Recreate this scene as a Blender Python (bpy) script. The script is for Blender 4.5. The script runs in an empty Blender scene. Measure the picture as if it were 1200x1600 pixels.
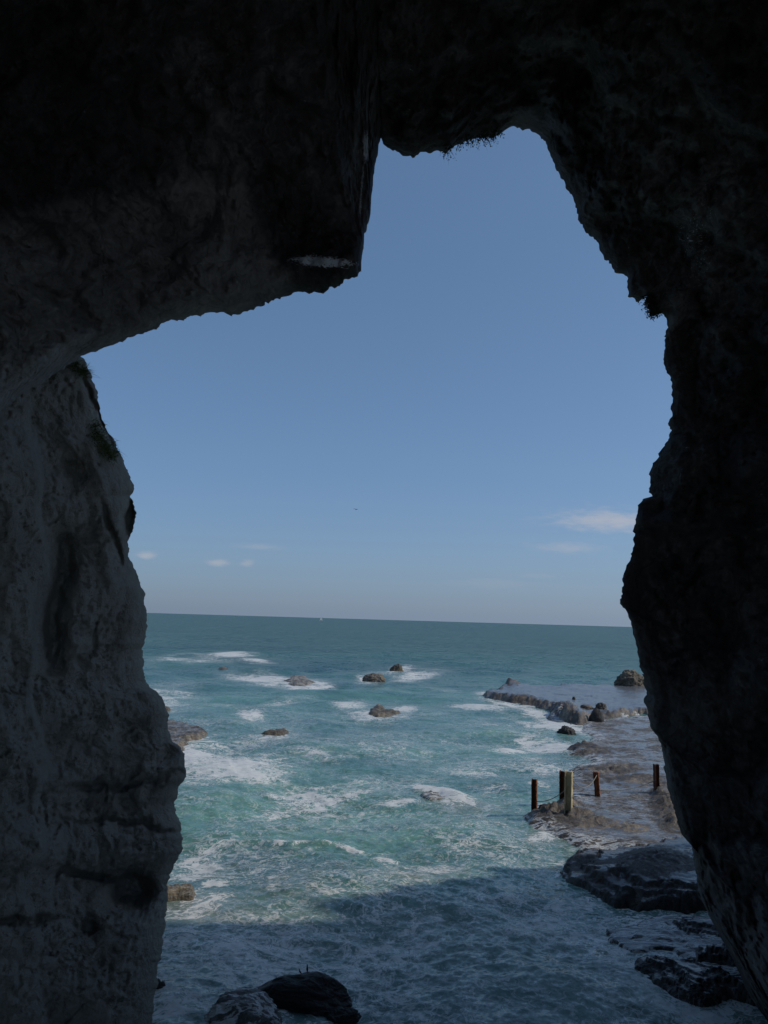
import bpy, bmesh, math, random
import numpy as np
from mathutils import Matrix, Vector

R = math.radians
sc = bpy.context.scene
COL = sc.collection

# ------------------------------------------------------------------ camera
F = 1155.0                      # focal length in pixels of a 1200 x 1600 frame
CAM_Z = 10.0
PITCH, ROLL = R(8.28), R(1.67)
cam_d = bpy.data.cameras.new('camera')
cam = bpy.data.objects.new('camera', cam_d); COL.objects.link(cam)
M3 = (Matrix.Rotation(R(90) + PITCH, 3, 'X') @ Matrix.Rotation(ROLL, 3, 'Z'))
cam.matrix_world = Matrix.Translation((0, 0, CAM_Z)) @ M3.to_4x4()
cam_d.sensor_fit = 'VERTICAL'; cam_d.sensor_height = 24.0
cam_d.lens = 24.0 * F / 1600.0
cam_d.clip_start = 0.1; cam_d.clip_end = 100000
sc.camera = cam
RM = np.array(M3)
CP = np.array([0, 0, CAM_Z])

# ------------------------------------------------------------------ light
SUN_AZ, SUN_EL = R(92), R(40)   # azimuth measured from +Y towards +X
sun_d = bpy.data.lights.new('sun', 'SUN'); sun_d.energy = 2.1; sun_d.angle = R(1.2)
sun_d.color = (1.0, 0.93, 0.83)
sun = bpy.data.objects.new('sun', sun_d); COL.objects.link(sun)
sdir = Vector((math.sin(SUN_AZ) * math.cos(SUN_EL), math.cos(SUN_AZ) * math.cos(SUN_EL), math.sin(SUN_EL)))
sun.rotation_euler = sdir.to_track_quat('Z', 'Y').to_euler()
sc.view_settings.view_transform = 'Standard'
sc.view_settings.look = 'None'
sc.view_settings.gamma = 1.0
sc.view_settings.exposure = -0.12
SKY = 0.15

# ------------------------------------------------------------------ helpers: pixels and points
def ray(px, py):
    px = np.asarray(px, float); py = np.asarray(py, float)
    d = np.stack([(px - 600) / F, (800 - py) / F, -np.ones_like(px + py)], -1)
    return d @ RM.T

def at_depth(px, py, D):
    return CP + ray(px, py) * np.asarray(D, float)[..., None]

def on_level(px, py, z=0.0):
    d = ray(px, py)
    t = (z - CAM_Z) / d[..., 2]
    return CP + d * t[..., None]

def to_px(P):
    c = (np.asarray(P, float) - CP) @ RM
    w = np.where(np.abs(c[..., 2]) < 1e-3, -1e-3, c[..., 2])
    px = 600 + F * c[..., 0] / -w
    py = 800 - F * c[..., 1] / -w
    bad = c[..., 2] > -0.2
    return np.where(bad, -9e3, px), np.where(bad, 9e3, py)

# ------------------------------------------------------------------ helpers: noise
def _hash(ix, iy, iz, seed):
    h = (ix.astype(np.uint32) * np.uint32(374761393) + iy.astype(np.uint32) * np.uint32(668265263)
         + iz.astype(np.uint32) * np.uint32(2147483647 & 0x7feb352d) + np.uint32(seed * 1013904223 & 0xffffffff))
    h = (h ^ (h >> np.uint32(13))) * np.uint32(1274126177)
    h = (h ^ (h >> np.uint32(16))) * np.uint32(2246822519)
    return h ^ (h >> np.uint32(15))

_G = np.random.RandomState(5).normal(size=(256, 3)); _G /= np.linalg.norm(_G, axis=1)[:, None]

def perlin(P, seed=0):
    P = np.asarray(P, float)
    i = np.floor(P).astype(np.int64); f = P - i
    u = f * f * f * (f * (f * 6 - 15) + 10)
    out = 0
    with np.errstate(over='ignore'):
        for dx in (0, 1):
            for dy in (0, 1):
                for dz in (0, 1):
                    g = _G[_hash(i[..., 0] + dx, i[..., 1] + dy, i[..., 2] + dz, seed) & np.uint32(255)]
                    dot = g[..., 0] * (f[..., 0] - dx) + g[..., 1] * (f[..., 1] - dy) + g[..., 2] * (f[..., 2] - dz)
                    w = ((u[..., 0] if dx else 1 - u[..., 0]) * (u[..., 1] if dy else 1 - u[..., 1])
                         * (u[..., 2] if dz else 1 - u[..., 2]))
                    out = out + w * dot
    return out * 1.5

def fbm(P, octv=5, seed=0, gain=0.5, lac=2.03):
    a, s, t = 1.0, 0, 0
    P = np.asarray(P, float)
    for k in range(octv):
        s = s + a * perlin(P, seed + k); t += a
        a *= gain; P = P * lac
    return s / t

def ridged(P, octv=5, seed=0, gain=0.5, lac=2.1):
    a, s, t = 1.0, 0, 0
    P = np.asarray(P, float)
    for k in range(octv):
        n = 1 - np.abs(perlin(P, seed + k)) * 2
        s = s + a * n; t += a
        a *= gain; P = P * lac
    return s / t

def sstep(a, b, x):
    t = np.clip((x - a) / (b - a), 0, 1)
    return t * t * (3 - 2 * t)

# ------------------------------------------------------------------ helpers: meshes and tags
def mesh_obj(name, V, Fc, mat, parent=None, smooth=True, attrs=None):
    me = bpy.data.meshes.new(name)
    V = np.asarray(V, np.float32).reshape(-1, 3)
    if isinstance(Fc, np.ndarray):
        n, k = Fc.shape
        me.vertices.add(len(V)); me.vertices.foreach_set('co', V.ravel())
        me.loops.add(n * k); me.loops.foreach_set('vertex_index', Fc.astype(np.int32).ravel())
        me.polygons.add(n)
        me.polygons.foreach_set('loop_start', np.arange(0, n * k, k, dtype=np.int32))
        me.update(calc_edges=True)
    else:
        me.from_pydata([tuple(map(float, v)) for v in V], [], [tuple(int(i) for i in f) for f in Fc])
    me.validate()
    if smooth:
        me.polygons.foreach_set('use_smooth', np.ones(len(me.polygons), bool))
    if attrs:
        for an, A in attrs.items():
            at = me.attributes.new(an, 'FLOAT_COLOR', 'POINT')
            at.data.foreach_set('color', np.asarray(A, np.float32).ravel())
    me.materials.append(mat)
    o = bpy.data.objects.new(name, me); COL.objects.link(o)
    if parent is not None: o.parent = parent
    return o

def grid_faces(nr, nc, closed=False):
    i = np.arange(nr - 1)[:, None]; j = np.arange(nc if closed else nc - 1)[None, :]
    a = i * nc + j; b = i * nc + (j + 1) % nc
    return np.stack([a, b, b + nc, a + nc], -1).reshape(-1, 4)

def struct(o):
    o['kind'] = 'structure'; return o

def tag(o, label, cat, group=None):
    o['label'] = label; o['category'] = cat
    if group: o['group'] = group
    return o

def empty(name, loc, label, cat, group=None):
    o = bpy.data.objects.new(name, None); COL.objects.link(o)
    o.location = loc
    return tag(o, label, cat, group)

# ------------------------------------------------------------------ helpers: materials
def new_mat(name):
    m = bpy.data.materials.new(name); m.use_nodes = True
    nt = m.node_tree; nt.nodes.clear()
    return m, nt

class NB:
    def __init__(s, nt): s.nt = nt; s.L = nt.links
    def n(s, t, **kw):
        nd = s.nt.nodes.new(t)
        for k, v in kw.items(): setattr(nd, k, v)
        return nd
    def setin(s, nd, i, v):
        if v is None: return
        if isinstance(v, bpy.types.NodeSocket): s.L.new(v, nd.inputs[i])
        else: nd.inputs[i].default_value = v
    def math(s, op, a, b=None, c=None, clamp=False):
        nd = s.n('ShaderNodeMath', operation=op); nd.use_clamp = clamp
        for i, v in enumerate((a, b, c)): s.setin(nd, i, v)
        return nd.outputs[0]
    def vmath(s, op, a, b=None, scale=None):
        nd = s.n('ShaderNodeVectorMath', operation=op)
        s.setin(nd, 0, a); s.setin(nd, 1, b)
        if scale is not None: s.setin(nd, 'Scale', scale)
        return nd.outputs['Value'] if op in ('LENGTH', 'DOT_PRODUCT', 'DISTANCE') else nd.outputs[0]
    def noise(s, vec, scale, detail=5, rough=0.55, dist=0.0, out=0):
        nd = s.n('ShaderNodeTexNoise')
        s.setin(nd, 'Vector', vec); nd.inputs['Scale'].default_value = scale
        nd.inputs['Detail'].default_value = detail; nd.inputs['Roughness'].default_value = rough
        nd.inputs['Distortion'].default_value = dist
        return nd.outputs[out]
    def ramp(s, fac, stops, interp='LINEAR'):
        nd = s.n('ShaderNodeValToRGB'); nd.color_ramp.interpolation = interp
        e = nd.color_ramp.elements
        while len(e) < len(stops): e.new(0.5)
        for k, (p, c) in enumerate(stops):
            e[k].position = p; e[k].color = (*c, 1) if len(c) == 3 else c
        s.setin(nd, 0, fac)
        return nd.outputs[0]
    def mix(s, fac, a, b, mode='MIX'):
        nd = s.n('ShaderNodeMix', data_type='RGBA', blend_type=mode)
        s.setin(nd, 0, fac)
        for i, v in ((6, a), (7, b)):
            if isinstance(v, tuple) and len(v) == 3: v = (*v, 1)
            s.setin(nd, i, v)
        return nd.outputs[2]
    def maprange(s, x, a, b, c=0.0, d=1.0, smooth=True):
        nd = s.n('ShaderNodeMapRange', interpolation_type='SMOOTHSTEP' if smooth else 'LINEAR')
        for i, v in enumerate((x, a, b, c, d)): s.setin(nd, i, v)
        return nd.outputs[0]
    def comb(s, x, y, z):
        nd = s.n('ShaderNodeCombineXYZ')
        for i, v in enumerate((x, y, z)): s.setin(nd, i, v)
        return nd.outputs[0]
    def sep(s, v):
        nd = s.n('ShaderNodeSeparateXYZ'); s.setin(nd, 0, v); return nd.outputs
    def bump(s, h, strength, dist, normal=None):
        nd = s.n('ShaderNodeBump'); nd.inputs['Strength'].default_value = strength
        nd.inputs['Distance'].default_value = dist; s.setin(nd, 'Height', h)
        if normal is not None: s.setin(nd, 'Normal', normal)
        return nd.outputs[0]
    def out(s, shader):
        o = s.n('ShaderNodeOutputMaterial'); s.L.new(shader, o.inputs[0])

def principled(b, col, rough, normal=None, ior=1.45, spec=None):
    p = b.n('ShaderNodeBsdfPrincipled')
    b.setin(p, 'Base Color', (*col, 1) if isinstance(col, tuple) and len(col) == 3 else col)
    b.setin(p, 'Roughness', rough); b.setin(p, 'IOR', ior)
    if spec is not None: b.setin(p, 'Specular IOR Level', spec)
    if normal is not None: b.setin(p, 'Normal', normal)
    return p.outputs[0]

# ------------------------------------------------------------------ world: sky with a few thin clouds
w = bpy.data.worlds.new('World'); sc.world = w; w.use_nodes = True
nt = w.node_tree; nt.nodes.clear(); b = NB(nt)
sky = b.n('ShaderNodeTexSky'); sky.sky_type = 'NISHITA'; sky.sun_disc = False
sky.sun_elevation = SUN_EL; sky.sun_rotation = SUN_AZ
sky.altitude = 0; sky.air_density = 0.72; sky.dust_density = 1.05; sky.ozone_density = 7.5
tc = b.n('ShaderNodeTexCoord').outputs['Generated']
xs, ys, zs = b.sep(tc)
yy = b.math('MAXIMUM', ys, 0.05)
U = b.math('DIVIDE', xs, yy); V_ = b.math('DIVIDE', zs, yy)
cn = b.noise(b.comb(b.math('MULTIPLY', U, 38.0), b.math('MULTIPLY', V_, 150.0), 0.0), 1.0, 6, 0.6)
total = None
for (px, py, rx, ry, amt) in [(958, 814, 100, 19, 0.55), (885, 856, 60, 10, 0.25), (228, 868, 15, 7, 0.5),
                              (340, 879, 19, 7, 0.38), (386, 880, 13, 7, 0.28), (405, 855, 40, 5, 0.18),
                              (770, 912, 70, 10, 0.07), (845, 899, 40, 6, 0.06)]:
    d = ray(px, py); u0, v0 = d[0] / d[1], d[2] / d[1]
    a = b.math('DIVIDE', b.math('SUBTRACT', U, float(u0)), rx / F * 1.05)
    c = b.math('DIVIDE', b.math('SUBTRACT', V_, float(v0)), ry / F * 1.05)
    r2 = b.math('ADD', b.math('MULTIPLY', a, a), b.math('MULTIPLY', c, c))
    m = b.math('ADD', b.math('EXPONENT', b.math('MULTIPLY', r2, -1.1)), b.math('MULTIPLY', b.math('SUBTRACT', cn, 0.5), 1.5))
    m = b.math('MULTIPLY', b.maprange(m, 0.1, 1.15), b.math('EXPONENT', b.math('MULTIPLY', r2, -0.35)))
    m = b.math('MULTIPLY', m, amt)
    total = m if total is None else b.math('ADD', total, m, clamp=True)
total = b.math('MULTIPLY', total, b.math('GREATER_THAN', ys, 0.06))
base_sky = b.mix(0.40, b.mix(1.0, sky.outputs[0], (1.06, 1.06, 0.96), 'MULTIPLY'), (0.94, 1.63, 2.62))   # clear sky with a thin even haze
hz = b.math('MULTIPLY', b.math('EXPONENT', b.math('MULTIPLY', b.math('MAXIMUM', zs, 0.0), -9.0)), 0.84)   # sea haze low over the horizon
hz_side = b.maprange(xs, -0.4, 0.6, 0.86, 1.12, False)
hz_col = b.vmath('SCALE', (1.56, 1.98, 2.70), scale=hz_side)
base_sky = b.mix(hz, base_sky, hz_col)
skc = b.mix(total, base_sky, (3.75, 3.6, 3.7))
bg = b.n('ShaderNodeBackground'); b.setin(bg, 0, skc); bg.inputs[1].default_value = SKY
wo = b.n('ShaderNodeOutputWorld'); nt.links.new(bg.outputs[0], wo.inputs[0])

# ------------------------------------------------------------------ materials
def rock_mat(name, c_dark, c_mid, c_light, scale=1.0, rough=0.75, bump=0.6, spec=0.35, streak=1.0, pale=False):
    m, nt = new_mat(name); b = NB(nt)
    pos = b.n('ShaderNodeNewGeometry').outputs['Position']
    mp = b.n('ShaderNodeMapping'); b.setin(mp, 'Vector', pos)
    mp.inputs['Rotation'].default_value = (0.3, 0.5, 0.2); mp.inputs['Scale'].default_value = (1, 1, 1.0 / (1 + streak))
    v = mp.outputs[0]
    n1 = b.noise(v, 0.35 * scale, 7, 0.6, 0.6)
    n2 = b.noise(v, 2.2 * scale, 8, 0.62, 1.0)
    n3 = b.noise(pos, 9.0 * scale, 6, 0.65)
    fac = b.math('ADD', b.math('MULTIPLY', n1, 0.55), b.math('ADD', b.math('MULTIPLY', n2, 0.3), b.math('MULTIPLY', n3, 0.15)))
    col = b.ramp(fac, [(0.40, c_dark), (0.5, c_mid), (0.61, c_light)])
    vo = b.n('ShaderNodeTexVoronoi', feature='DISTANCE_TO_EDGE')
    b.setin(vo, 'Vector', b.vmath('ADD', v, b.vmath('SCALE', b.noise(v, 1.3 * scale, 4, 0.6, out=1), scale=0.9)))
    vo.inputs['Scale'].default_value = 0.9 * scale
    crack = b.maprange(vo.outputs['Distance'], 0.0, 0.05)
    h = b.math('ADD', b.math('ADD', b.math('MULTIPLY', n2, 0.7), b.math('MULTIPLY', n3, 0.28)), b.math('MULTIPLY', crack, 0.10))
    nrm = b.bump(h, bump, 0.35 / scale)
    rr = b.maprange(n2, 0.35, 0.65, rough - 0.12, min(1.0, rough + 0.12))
    if pale:        # light painted into the rock colour: pale glints and a brighter left overhang
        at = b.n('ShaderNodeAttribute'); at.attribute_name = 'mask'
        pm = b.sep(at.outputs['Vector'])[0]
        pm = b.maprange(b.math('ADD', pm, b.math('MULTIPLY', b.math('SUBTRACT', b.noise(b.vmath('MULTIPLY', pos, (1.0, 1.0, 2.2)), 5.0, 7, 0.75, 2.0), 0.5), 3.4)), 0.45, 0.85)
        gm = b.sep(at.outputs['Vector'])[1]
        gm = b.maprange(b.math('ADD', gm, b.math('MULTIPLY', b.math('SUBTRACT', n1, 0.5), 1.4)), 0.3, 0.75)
        col = b.mix(gm, col, b.ramp(fac, [(0.38, (0.09, 0.085, 0.08)), (0.5, (0.21, 0.197, 0.184)), (0.62, (0.35, 0.33, 0.305))]))  # paler left overhang, brightness put into the colour in place of light
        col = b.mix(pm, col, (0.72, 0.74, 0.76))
    b.out(principled(b, col, rr, nrm, spec=spec))
    return m

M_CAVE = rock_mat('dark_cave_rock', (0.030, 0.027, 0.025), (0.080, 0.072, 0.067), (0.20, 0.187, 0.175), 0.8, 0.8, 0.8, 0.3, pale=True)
M_CLIFF = rock_mat('grey_cliff_rock', (0.255, 0.240, 0.208), (0.295, 0.278, 0.242), (0.335, 0.316, 0.276), 2.2, 0.95, 1.0, 0.15, 0.3)
M_BOULDER = rock_mat('black_wet_boulder', (0.012, 0.012, 0.012), (0.022, 0.021, 0.02), (0.04, 0.037, 0.034), 2.0, 0.55, 0.5, 0.3)

def wet_mat(name, c_dark, c_mid, c_light, puddle=0.5, scale=1.0, pc=(0.105, 0.108, 0.112)):
    """wave-cut rock: rough brown rock with films of standing water in its level places"""
    m, nt = new_mat(name); b = NB(nt)
    g = b.n('ShaderNodeNewGeometry'); pos = g.outputs['Position']
    at = b.n('ShaderNodeAttribute'); at.attribute_name = 'mask'
    ax = b.sep(at.outputs['Vector'])
    n1 = b.noise(pos, 0.30 * scale, 6, 0.6, 0.4)
    n2 = b.noise(pos, 1.7 * scale, 7, 0.65, 0.8)
    n3 = b.noise(pos, 7.0 * scale, 5, 0.65)
    fac = b.math('ADD', b.math('MULTIPLY', n1, 0.4), b.math('ADD', b.math('MULTIPLY', n2, 0.38), b.math('MULTIPLY', n3, 0.22)))
    col = b.ramp(fac, [(0.41, c_dark), (0.5, c_mid), (0.60, c_light)])
    nrm = b.bump(b.math('ADD', b.math('MULTIPLY', n2, 0.7), b.math('MULTIPLY', n3, 0.3)), 0.8, 0.22 / scale)
    rock = principled(b, col, b.maprange(n2, 0.35, 0.65, 0.45, 0.85), nrm, spec=0.45)
    fl = b.noise(b.vmath('MULTIPLY', pos, (1.0, 1.6, 1.0)), 2.4, 5, 0.6, 0.5)
    n4 = b.bump(fl, 0.3, 0.02)
    film = principled(b, b.mix(n2, pc, tuple(k * 1.6 for k in pc)), 0.24, n4, ior=1.4)
    pm = b.math('ADD', ax[0], b.math('MULTIPLY', b.math('SUBTRACT', n2, 0.5), 1.1))
    pm = b.math('ADD', pm, b.math('MULTIPLY', b.math('SUBTRACT', n1, 0.5), 1.2))
    pm = b.maprange(pm, 0.5, 0.62)
    mx = b.n('ShaderNodeMixShader'); b.setin(mx, 0, b.math('MULTIPLY', pm, puddle)); b.L.new(rock, mx.inputs[1]); b.L.new(film, mx.inputs[2])
    # thin white water draining over the rock
    rg = b.math('ABSOLUTE', b.math('SUBTRACT', b.noise(b.vmath('MULTIPLY', pos, (0.55, 1.8, 1.0)), 0.9, 8, 0.65, 1.6), 0.5))
    fm = b.maprange(b.math('SUBTRACT', rg, b.math('MULTIPLY', ax[1], 0.12)), -0.02, 0.015, 1.0, 0.0)
    fm = b.math('MULTIPLY', fm, b.math('MINIMUM', b.math('MULTIPLY', ax[1], 3.0), 0.8))
    foam = principled(b, (0.70, 0.71, 0.70), 0.8, nrm)
    m2 = b.n('ShaderNodeMixShader'); b.setin(m2, 0, fm); b.L.new(mx.outputs[0], m2.inputs[1]); b.L.new(foam, m2.inputs[2])
    b.out(m2.outputs[0])
    return m

M_SHELF = wet_mat('wet_brown_shelf_rock', (0.030, 0.026, 0.023), (0.115, 0.095, 0.078), (0.30, 0.25, 0.195), 1.0, 1.3)
M_SEAROCK = wet_mat('brown_sea_rock', (0.03, 0.024, 0.018), (0.10, 0.08, 0.055), (0.25, 0.20, 0.135), 0.7, 1.6)
M_NEARROCK = wet_mat('dark_wet_ledge_rock', (0.012, 0.011, 0.011), (0.035, 0.032, 0.030), (0.10, 0.093, 0.085), 1.0, 1.4, (0.05, 0.05, 0.05))

M_BARNACLE = wet_mat('pale_worn_rock', (0.04, 0.04, 0.04), (0.11, 0.107, 0.104), (0.22, 0.214, 0.207), 0.6, 3.0, (0.08, 0.08, 0.08))

def sea_mat():
    m, nt = new_mat('sea_water'); b = NB(nt)
    pos = b.n('ShaderNodeNewGeometry').outputs['Position']
    at = b.n('ShaderNodeAttribute'); at.attribute_name = 'mask'
    ax = b.sep(at.outputs['Vector'])
    dens, shal, sand_and_fill = ax[0], ax[1], ax[2]
    dist = b.vmath('DISTANCE', pos, tuple(CP))
    # ripples as normals (kept at any distance)
    r1 = b.noise(b.vmath('MULTIPLY', pos, (0.6, 1.0, 1.0)), 0.55, 3, 0.55, 0.3, out=1)
    r2 = b.noise(b.vmath('MULTIPLY', pos, (0.7, 1.0, 1.0)), 2.1, 3, 0.55, 0.2, out=1)
    r3 = b.noise(pos, 7.0, 2, 0.5, out=1)
    def ctr(v, k): return b.vmath('SCALE', b.vmath('SUBTRACT', v, (0.5, 0.5, 0.5)), scale=k)
    pert = b.vmath('ADD', b.vmath('ADD', ctr(r1, 0.34), ctr(r2, 0.50)), ctr(r3, 0.42))
    pert = b.vmath('MULTIPLY', pert, (1.0, 1.35, 0.0))
    pert = b.vmath('SCALE', pert, scale=b.maprange(b.sep(pos)[1], 50.0, 400.0, 1.0, 4.0))   # rougher water off shore
    gn = b.n('ShaderNodeNewGeometry').outputs['Normal']
    nrm = b.vmath('NORMALIZE', b.vmath('ADD', gn, pert))
    # body colour
    big = b.noise(b.vmath('MULTIPLY', pos, (0.35, 1.0, 1.0)), 0.035, 5, 0.6, 0.5)
    mid = b.noise(b.vmath('MULTIPLY', pos, (0.5, 1.2, 1.0)), 0.22, 5, 0.6, 0.6)
    deep = b.ramp(big, [(0.3, (0.024, 0.088, 0.100)), (0.7, (0.048, 0.152, 0.146))])
    tq = b.ramp(mid, [(0.3, (0.100, 0.255, 0.200)), (0.7, (0.185, 0.385, 0.300))])
    sf = b.math('MULTIPLY', shal, b.maprange(mid, 0.25, 0.65, 0.45, 1.0))
    col = b.mix(sf, deep, tq)
    col = b.mix(b.math('MULTIPLY', sand_and_fill, b.maprange(mid, 0.3, 0.7, 0.6, 1.0)), col, (0.25, 0.27, 0.245))  # sandy water, plus colour that brightens the shaded near water
    # foam lace
    warp = b.vmath('SCALE', b.vmath('SUBTRACT', b.noise(pos, 0.35, 4, 0.6, out=1), (0.5, 0.5, 0.5)), scale=3.2)
    pw = b.vmath('ADD', pos, warp)
    def lace(scale, det):
        n = b.noise(b.vmath('MULTIPLY', pw, (0.8, 1.15, 1.0)), scale, det, 0.6, 0.7)
        return b.math('SUBTRACT', 1.0, b.math('MULTIPLY', b.math('ABSOLUTE', b.math('SUBTRACT', n, 0.5)), 6.5), clamp=True)
    l1 = lace(0.42, 5); l2 = lace(1.25, 4); l3 = lace(3.4, 4)
    gate = b.noise(pw, 0.16, 4, 0.6)
    lc = b.math('MAXIMUM', b.math('MULTIPLY', l1, 1.0), b.math('MULTIPLY', l2, 0.86))
    lc = b.math('ADD', b.math('MULTIPLY', lc, 0.72), b.math('MULTIPLY', l3, 0.24))
    lc = b.math('ADD', lc, b.math('MULTIPLY', b.math('SUBTRACT', gate, 0.5), 0.9))
    fine = b.noise(pos, 5.0, 5, 0.7)
    lc = b.math('ADD', lc, b.math('MULTIPLY', b.math('SUBTRACT', fine, 0.5), 0.6))
    th = b.math('SUBTRACT', 1.10, b.math('MULTIPLY', dens, 0.80))
    fm = b.maprange(b.math('SUBTRACT', lc, th), 0.0, 0.20)
    fm = b.math('MULTIPLY', fm, b.maprange(dens, 0.05, 0.5, 0.45, 0.96))
    veil = b.math('MULTIPLY', b.maprange(b.math('SUBTRACT', lc, th), -0.45, 0.1), b.math('MULTIPLY', dens, 0.18))
    def web(scale, wd):      # thin connected threads of froth
        n = b.noise(b.vmath('MULTIPLY', pw, (0.8, 1.1, 1.0)), scale, 4, 0.55, 1.2)
        return b.maprange(b.math('ABSOLUTE', b.math('SUBTRACT', n, 0.5)), 0.0, wd, 1.0, 0.0)
    wb = b.math('MAXIMUM', web(0.55, 0.024), b.math('MULTIPLY', web(1.4, 0.034), 0.8))
    wb = b.math('MULTIPLY', wb, b.maprange(b.math('ADD', gate, b.math('MULTIPLY', fine, 0.5)), 0.55, 0.85))
    wb = b.math('MULTIPLY', wb, b.maprange(dens, 0.08, 0.34, 0.0, 0.9))
    veil = b.math('MAXIMUM', veil, wb)
    fm2 = b.math('MAXIMUM', fm, veil, clamp=True)
    col = b.mix(fm2, col, (0.70, 0.70, 0.68))
    rough = b.maprange(fm, 0.0, 0.6, 0.13, 0.75)
    p = principled(b, col, rough, nrm, ior=1.333, spec=0.48)
    # broken, choppy water off shore mirrors far less of the sky than smooth water
    p0 = principled(b, col, 1.0, nrm, spec=0.0)
    mx = b.n('ShaderNodeMixShader'); b.setin(mx, 0, b.maprange(b.sep(pos)[1], 30.0, 220.0, 0.0, 0.50))
    b.L.new(p, mx.inputs[1]); b.L.new(p0, mx.inputs[2])
    b.out(mx.outputs[0])
    return m
M_SEA = sea_mat()

def flat_mat(name, c, rough=0.7, c2=None, scale=6.0, spec=0.4):
    m, nt = new_mat(name); b = NB(nt)
    if c2 is None: c2 = tuple(k * 0.6 for k in c)
    pos = b.n('ShaderNodeNewGeometry').outputs['Position']
    n = b.noise(pos, scale, 6, 0.65, 0.5)
    col = b.ramp(n, [(0.35, c2), (0.62, c)])
    b.out(principled(b, col, rough, b.bump(n, 0.4, 0.02), spec=spec))
    return m
M_RUST = flat_mat('rusty_iron', (0.46, 0.18, 0.085), 0.85, (0.07, 0.03, 0.024), 5.0, 0.2)
M_DARKRUST_AND_SHADE = flat_mat('dark_and_shaded_rusty_iron', (0.13, 0.055, 0.036), 0.85, (0.06, 0.03, 0.023), 5.0, 0.2)  # darker rust; on left flanges it paints in their shaded side
M_CONC = flat_mat('weathered_pale_steel', (0.62, 0.54, 0.38), 0.85, (0.42, 0.35, 0.23), 4.0, 0.2)
M_YEL = flat_mat('ochre_stained_steel', (0.66, 0.56, 0.34), 0.85, (0.42, 0.32, 0.16), 4.0, 0.2)
M_ROPE = flat_mat('grey_rope', (0.34, 0.32, 0.26), 0.9)
M_BIRD = flat_mat('dark_feathers', (0.018, 0.018, 0.02), 0.7)
M_BIRDG = flat_mat('grey_feathers', (0.10, 0.105, 0.11), 0.7)
M_BEAK = flat_mat('bird_beak', (0.12, 0.09, 0.05), 0.5)
M_SAIL = flat_mat('white_sail', (0.8, 0.8, 0.78), 0.8, (0.72, 0.72, 0.7))
M_GRASS = flat_mat('cliff_grass', (0.20, 0.23, 0.10), 0.8, (0.10, 0.125, 0.05), 8.0, 0.2)
M_LEAF = flat_mat('dark_leaves', (0.035, 0.045, 0.02), 0.8, (0.018, 0.022, 0.012), 8.0, 0.2)
M_LICHEN = None

# ------------------------------------------------------------------ cave arch
def resample(pts, step):
    p = np.array(pts, float)
    s = np.concatenate([[0], np.cumsum(np.hypot(*np.diff(p[:, :2], axis=0).T))])
    t = np.arange(0, s[-1], step)
    return np.stack([np.interp(t, s, p[:, k]) for k in range(p.shape[1])], -1), t

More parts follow.
